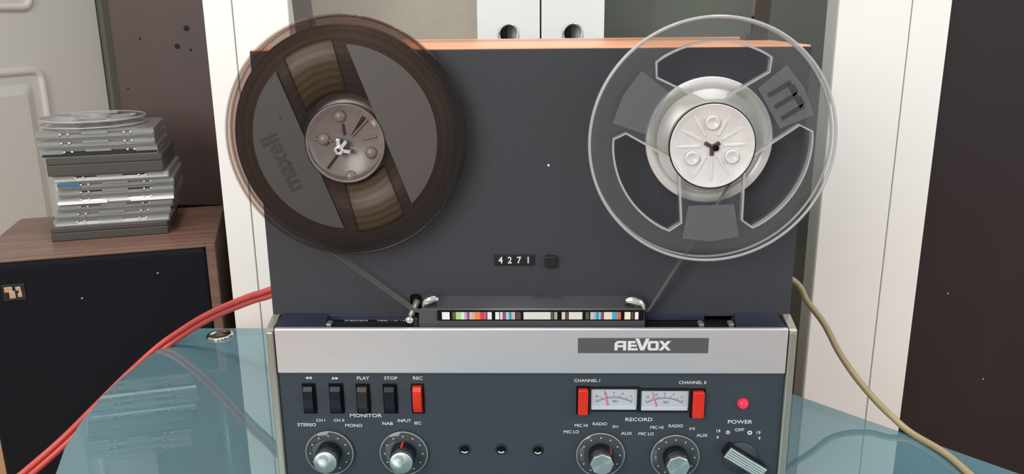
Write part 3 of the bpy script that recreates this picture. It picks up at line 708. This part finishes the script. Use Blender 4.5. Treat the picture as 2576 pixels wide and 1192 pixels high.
for px, py, r in ((1831, 1087, 0.0016), (1886, 1088, 0.0019)):
    p = P(px, py); dk().flat([circ(r, 20, (p.x, p.z)), circ(r*0.45, 12, (p.x, p.z))], PY-0.0003, PY-0.0001).build('reel_symbol', 'print_white', cp)

# ---------------------------------------------------------------- tape reels
def window3(R, ang):
    pts = arc(0.80, 92-34, 92+34, 18) + [(0.71*math.cos(math.radians(92+39)), 0.71*math.sin(math.radians(92+39)))]
    pts += [(0.36*math.cos(math.radians(102)), 0.36*math.sin(math.radians(102))), (0.36*math.cos(math.radians(82)), 0.36*math.sin(math.radians(82)))]
    pts += [(0.71*math.cos(math.radians(92-38)), 0.71*math.sin(math.radians(92-38)))]
    return rotl([(x*R, y*R) for x, y in pts], ang)
def rib_wall(b, loop, y0, y1, th):
    # upright wall along a closed outline
    n = len(loop); cx = sum(p[0] for p in loop)/n; cz = sum(p[1] for p in loop)/n
    inn = []
    for i in range(n):
        a, c = Vector(loop[i-1]), Vector(loop[(i+1) % n]); t = (c-a).normalized(); nn = Vector((t.y, -t.x))
        p = Vector(loop[i]) + nn*th; inn.append((p.x, p.y))
    vs = [(x, y, z_) for y in (y0, y1) for x, z_ in loop] + [(x, y, z_) for y in (y0, y1) for x, z_ in inn]
    fs = []
    for i in range(n):
        j = (i+1) % n
        fs += [(i, j, n+j, n+i), (2*n+i, 3*n+i, 3*n+j, 2*n+j), (i, 2*n+i, 2*n+j, j), (n+i, n+j, 3*n+j, 3*n+i)]
    b.add(vs, fs)
def clear_reel(root, R, hubm='hub_white', full=True):
    wins = [window3(R, a) for a in (0, 120, 240)]
    MB().flat([circ(R, 128), circ(0.335*R, 64)] + wins, 0, 0.0012).build('front_flange', 'clear_plastic', root)
    MB().flat([circ(R*0.995, 128), circ(0.335*R, 64)] + wins, 0.0085, 0.0097).build('back_flange', 'clear_plastic', root)
    for wn in wins:
        b = MB(); rib_wall(b, wn, -0.0010, 0.0040, 0.0015); b.build('window_rim', 'clear_rim', root)
    b = MB(); n = 128
    b.tube([(R*math.cos(2*PI*i/n), 0.0006, R*math.sin(2*PI*i/n)) for i in range(n)], 0.0012, 8, closed=True)
    b.build('outer_rim', 'clear_rim', root)
    MB().tube([(R*0.995*math.cos(2*PI*i/n), 0.0091, R*0.995*math.sin(2*PI*i/n)) for i in range(n)], 0.0010, 8, closed=True).build('outer_rim', 'clear_rim', root)
    return wins
# right: empty clear reel
rr = thing('tape_reel', 'clear empty tape reel with three windows on the right spindle', 'tape reel', RC, 'reels on the tape deck')
clear_reel(rr, RR)
R = RR
for k, ang in enumerate((32, 152, 272)):
    lab = [(0.52, -0.19), (0.52, 0.19), (0.80, 0.235), (0.835, 0.0), (0.80, -0.235)]
    lab = rotl([(x*R, y*R) for x, y in lab], ang)
    lo = MB().flat([lab], -0.0003, -0.00005).build('reel_label', 'clear_label', rr)
    if k == 0:
        E_ = [(-0.15, 0.10), (0.15, 0.10), (0.15, 0.135), (0.10, 0.16), (-0.15, 0.16)]
        b = MB()
        for dy in (0.095, -0.015, -0.125):
            b.flat([rotl([((0.665+x)*R, (dy+y)*R) for x, y in ((-0.10, -0.018), (0.10, -0.018), (0.10, 0.018), (-0.10, 0.018))], ang)], -0.0006, -0.0003)
        for dy in (0.03, -0.08):
            b.flat([rotl([((0.75+x)*R, (dy+y)*R) for x, y in ((-0.02, -0.05), (0.03, -0.035), (0.03, 0.035), (-0.02, 0.05))], ang)], -0.0006, -0.0003)
        b.build('label_print', 'label_dark', lo)
hb = MB().lathe([(0.0001, 0.0005), (0.020, 0.0005), (0.0215, 0.0000), (0.0282, -0.0002), (0.0296, -0.0014), (0.0303, -0.0014), (0.0303, 0.0095), (0.0001, 0.0095)], (0, 0, -0.0022), n=72).build('hub', 'hub_white', rr)
MB().lathe([(0.0303, -0.0010), (0.0312, -0.0010), (0.0312, 0.0008), (0.0303, 0.0008)], (0, 0, -0.0022), n=72, closed=True).build('hub_groove', 'black_plastic', hb)
for ang, r in ((92, 0.0168), (212, 0.0165), (332, 0.0165)):
    an = math.radians(ang); X, Z = r*math.cos(an), r*math.sin(an)-0.0022
    MB().lathe([(0.0001, -0.0002), (0.0022, -0.0006), (0.0040, -0.0022), (0.0048, -0.0022), (0.0056, 0.0008)], (X, 0, Z), n=28).build('hub_boss', 'hub_white', hb)
for ang in (32, 152, 272, 62, 122, 182, 242, 302, 2):
    M = Matrix.Translation((0, 0, -0.0022)) @ Matrix.Rotation(-math.radians(ang), 4, 'Y')
    MB().box(0.008, 0.0255, -0.0004, 0.0016, -0.0013, 0.0013, 0.0009, M=M, seg=3).build('hub_rib', 'hub_white', hb)
st = MB()
for ang in (30, 150, 270):
    M = Matrix.Translation((0, 0, -0.003)) @ Matrix.Rotation(-math.radians(ang), 4, 'Y'); st.box(0, 0.0062, -0.0012, 0.001, -0.0014, 0.0014, 0.0005, M=M)
st.build('spindle_slot', 'hub_hole', hb)
MB().lathe([(0.0001, -0.0018), (0.0020, -0.0018), (0.0024, -0.0010), (0.0024, 0.001)], (0.0026, 0, -0.0036), n=20).build('spindle_hole', 'matte_black', hb)

# left: full smoked reel
lr = thing('tape_reel', 'smoked tape reel full of brown tape on the left spindle', 'tape reel', LC, 'reels on the tape deck')
R = 0.0875
w1 = [(x*R, y*R) for x, y in arc(0.815, 94.5, 125, 12) + [(-0.312, 0.228), (-0.16, 0.335), (0.0, 0.372), (0.030, 0.368)]]
w2 = rotl(w1, 180)
MB().flat([circ(R, 128), circ(0.325*R, 64), w1, w2], 0, 0.0012).build('front_flange', 'smoked_plastic', lr)
MB().flat([circ(R*0.995, 128), circ(0.325*R, 64)], 0.0085, 0.0097).build('back_flange', 'smoked_plastic', lr)
nn = 128
for rr_, yy in ((R, 0.0006), (R*0.995, 0.0091)):
    MB().tube([(rr_*math.cos(2*PI*i/nn), yy, rr_*math.sin(2*PI*i/nn)) for i in range(nn)], 0.0012, 8, closed=True).build('outer_rim', 'smoked_plastic', lr)
MB().lathe([(0.033*1, 0.0016), (0.0815, 0.0016), (0.0818, 0.0082), (0.033, 0.0082)], n=128, closed=True).build('tape_pack', 'tape_brown', lr)
for wn in (w1, w2):
    b = MB(); rib_wall(b, wn, -0.0001, 0.0014, 0.0006); b.build('window_rim', 'smoked_plastic', lr)
seg = [(x*R, y*R) for x, y in arc(0.775, 134, 266, 30)]
la = MB().flat([seg], -0.0003, -0.00005).build('reel_label', 'label_dark', lr); la['label'] = 'darker label half with the faint lettering'
lb_ = MB().flat([rotl(seg, 180)], -0.0003, -0.00005).build('reel_label', 'label_sheen', lr); lb_['label'] = 'blank label half coloured paler for its sheen'
p = at_y(710, 411, LC.y) - LC
MB().text('maxell', p.x, p.z, 0.0190, -0.00036, 0.00004, None, 0.92, 0.028, math.radians(112.5)).build('label_lettering', 'print_dark', la)
p2 = at_y(706, 297, LC.y) - LC
MB().box(p2.x-0.0008, p2.x+0.0008, -0.0004, -0.0003, p2.z-0.002, p2.z+0.002).build('label_mark', 'print_dark', la)
HZ = -0.0035
hb = MB().lathe([(0.0001, 0.0028), (0.0235, 0.0028), (0.0250, 0.0010), (0.0275, 0.0000), (0.0282, -0.0010), (0.0290, -0.0010), (0.0290, 0.0095), (0.0001, 0.0095)], (0, 0, HZ), n=72).build('hub', 'hub_smoke', lr)
MB().lathe([(0.0290, -0.0008), (0.0297, -0.0008), (0.0297, 0.0012), (0.0290, 0.0012)], (0, 0, HZ), n=72, closed=True).build('hub_groove', 'black_plastic', hb)
for px, py in ((853, 294), (813, 352), (932, 386), (881, 446)):
    q = at_y(px, py, LC.y) - LC
    MB().lathe([(0.0001, -0.0006), (0.0022, -0.0002), (0.0040, 0.0012), (0.0050, 0.0036)], (q.x, 0, q.z), n=28).build('hub_boss', 'hub_smoke', hb)
for ang, l0, l1, mm in ((52, 0.008, 0.024, 'black_plastic'), (58, 0.008, 0.025, 'hub_smoke'), (46, 0.007, 0.025, 'hub_smoke'), (232, 0.006, 0.024, 'black_plastic'), (12, 0.012, 0.024, 'hub_smoke'), (172, 0.010, 0.024, 'hub_smoke'), (96, 0.006, 0.014, 'black_plastic')):
    M = Matrix.Translation((0, 0, HZ)) @ Matrix.Rotation(-math.radians(ang), 4, 'Y')
    MB().box(l0, l1, 0.0012, 0.0032, -0.0007, 0.0007, 0.0004, M=M, seg=1).build('hub_rib', mm, hb)
q = at_y(853, 378, LC.y-0.004) - LC; q2 = q.copy()
sp_ = MB().lathe([(0.0014, -0.0056), (0.0018, -0.0060), (0.0034, -0.0058), (0.0036, -0.0046), (0.0036, 0.003), (0.0014, 0.003)], (q.x, 0, q.z), n=24, closed=True).build('spindle_cap', 'chrome', hb)
MB().lathe([(0.0001, -0.0040), (0.0015, -0.0040), (0.0015, 0.002)], (q.x, 0, q.z), n=16).build('spindle_screw', 'hub_smoke', hb)
b = MB()
for ang in (-10, 50, 95):
    M = Matrix.Translation((q.x, 0, q.z)) @ Matrix.Rotation(-math.radians(ang), 4, 'Y'); b.box(0.002, 0.0085, -0.0040, 0.002, -0.0015, 0.0015, 0.0006, M=M)
b.build('spindle_wing', 'chrome', hb)

# the tape itself, from the left pack past the heads to the right hub
yT = LC.y + 0.0049
a0 = math.radians(248); pA = Vector((LC.x + 0.0815*math.cos(a0), 0, LC.z + 0.0815*math.sin(a0)))
pB = at_y(1036, 776, -0.012); pC = Vector((-0.080, 0, 0.1535)); pD = Vector((0.083, 0, 0.1535)); pE = at_y(1632, 778, -0.012)
pF = Vector((RC.x + 0.0310*math.cos(math.radians(-58)), 0, RC.z - 0.031*math.sin(math.radians(58)) - 0.003))
pts = [pA, pB, pC, pD, pE, pF]
pts = [Vector((q.x, y, q.z)) for q, y in zip(pts, (yT, -0.0105, -0.0098, -0.0098, -0.0120, -0.0235))]
tag(MB((0, -0.012, 0.16)).ribbon(pts, 0.0062, 0.00025, None, -0.25).build('magnetic_tape', 'tape_ribbon'), 'thin brown tape threaded between the reels past the head cover', 'tape')

# empty small clear reel lying on the stack
c = at_z(236, 301, STACK_TOP+0.006)
sr = thing('tape_reel', 'small clear empty reel lying flat on top of the disc cases', 'tape reel', (c.x, c.y, STACK_TOP+0.0112))
sr.rotation_euler = (-PI/2, 0, 0.4)
clear_reel(sr, 0.0685)
MB().lathe([(0.0045, 0.0), (0.022, 0.0), (0.0235, 0.0010), (0.0235, 0.0095), (0.0045, 0.0095)], n=48, closed=True).build('hub', 'clear_rim', sr)

# ---------------------------------------------------------------- two-legged stand on top of the deck
ty = 0.115
st = thing('metal_stand', 'dark brown two-legged metal stand set on top of the tape deck', 'stand', (0, ty, DH))
SO2 = Vector((0, ty, DH))
def leg(pb, pt_, s):
    w = 0.0066; d = 0.007
    x0, x1 = pb, pt_
    MB(SO2).hexa([(x0-w, ty-d, DH+0.004), (x0+w, ty-d, DH+0.004), (x0+w, ty+d, DH+0.004), (x0-w, ty+d, DH+0.004),
                  (x1-w, ty-d, 0.62), (x1+w, ty-d, 0.62), (x1+w, ty+d, 0.62), (x1-w, ty+d, 0.62)]).build('leg', 'stand_brown', st)
    xa, xb = sorted((x0 + s*0.007, x0 - s*0.013))
    MB(SO2).box(xa, xb, ty-0.010, ty+0.010, DH+0.0002, DH+0.005, 0.0008).build('foot', 'stand_brown', st)
    MB(SO2).box(x0-s*0.0066-(0.0012 if s > 0 else -0.0), x0-s*0.0066+(0.0 if s > 0 else 0.0012), ty-0.006, ty+0.006, DH+0.005, DH+0.02).build('gusset', 'stand_brown', st)
zt = at_y(757, 0, ty-0.007)
xl0, xl1 = at_y(762, 78, ty-0.007).x, at_y(752.5, 0, ty-0.007).x
xr0, xr1 = at_y(1913, 88, ty-0.007).x, at_y(1924, 0, ty-0.007).x
zz0, zz1 = at_y(762, 78, ty-0.007).z, at_y(757, 0, ty-0.007).z
sl_l = (xl1-xl0)/(zz1-zz0); sl_r = (xr1-xr0)/(zz1-at_y(1913, 88, ty-0.007).z)
bl, br = max(xl0+sl_l*(DH-zz0), -0.199), min(xr0+sl_r*(DH-zz0), 0.199)
leg(bl, bl+sl_l*(0.62-DH), -1); leg(br, br+sl_r*(0.62-DH), 1)
MB(SO2).box(bl+sl_l*(0.62-DH)-0.02, br+sl_r*(0.62-DH)+0.02, ty-0.02, ty+0.02, 0.62, 0.632, 0.001).build('crossbar', 'stand_brown', st)

# ---------------------------------------------------------------- cables
path = [Vector((-0.13, 0.216, 0.145)), Vector((-0.19, 0.225, 0.128))]
for px, py, Y in ((690, 732, 0.225), (640, 748, 0.24), (600, 763, 0.255), (550, 784, 0.28), (500, 810, 0.30), (450, 842, 0.31), (400, 878, 0.305), (320, 951, 0.26), (250, 1021, 0.22), (160, 1111, 0.17), (60, 1198, 0.13), (-40, 1280, 0.10)):
    path.append(at_y(px, py, Y))
e = path[-1]; path += [e + Vector((-0.05, -0.05, -0.12)), Vector((e.x-0.08, e.y-0.12, FZ+0.02)), Vector((e.x-0.2, e.y-0.3, FZ+0.005))]
sm_ = smooth_path(path, 8)
cO = Vector(path[3])
rc = thing('speaker_cable', 'red twin loudspeaker cable sweeping from the deck to the lower left', 'cable', cO)
N = len(sm_)
def off(i, k):
    t = (sm_[min(i+1, N-1)]-sm_[max(i-1, 0)]).normalized(); s_ = t.cross(Vector((0, 1, 0)))
    if s_.length < 1e-3: s_ = Vector((1, 0, 0))
    s_.normalize(); tw = 0.25*math.sin(i*0.05)
    return sm_[i] + (s_*math.cos(tw) + Vector((0, 1, 0))*math.sin(tw))*0.0034*k
MB(cO).tube([off(i, 1) for i in range(N)], 0.0034, 10).build('strand', 'cable_red', rc)
MB(cO).tube([off(i, -1) for i in range(N)], 0.0034, 10).build('strand', 'cable_red', rc)

path = [Vector((0.14, 0.216, 0.165)), Vector((0.20, 0.222, 0.138))]
for px, py, Y in ((1987, 700, 0.215), (2032, 760, 0.205), (2074, 816, 0.195), (2109, 883, 0.18), (2149, 943, 0.16), (2198, 1002, 0.135), (2243, 1047, 0.112)): path.append(at_y(px, py, Y))
for px, py in ((2293, 1089), (2372, 1136), (2432, 1186), (2470, 1230)): path.append(at_z(px, py, TZ+0.0034))
path += [Vector((0.36, -0.10, TZ+0.0034)), Vector((0.33, -0.17, TZ+0.0034))]
tag(MB(path[5]).tube(smooth_path(path, 8), 0.0033, 10).build('mains_cable', 'cable_tan'), 'cream cable drooping from the deck onto the right of the glass table', 'cable')
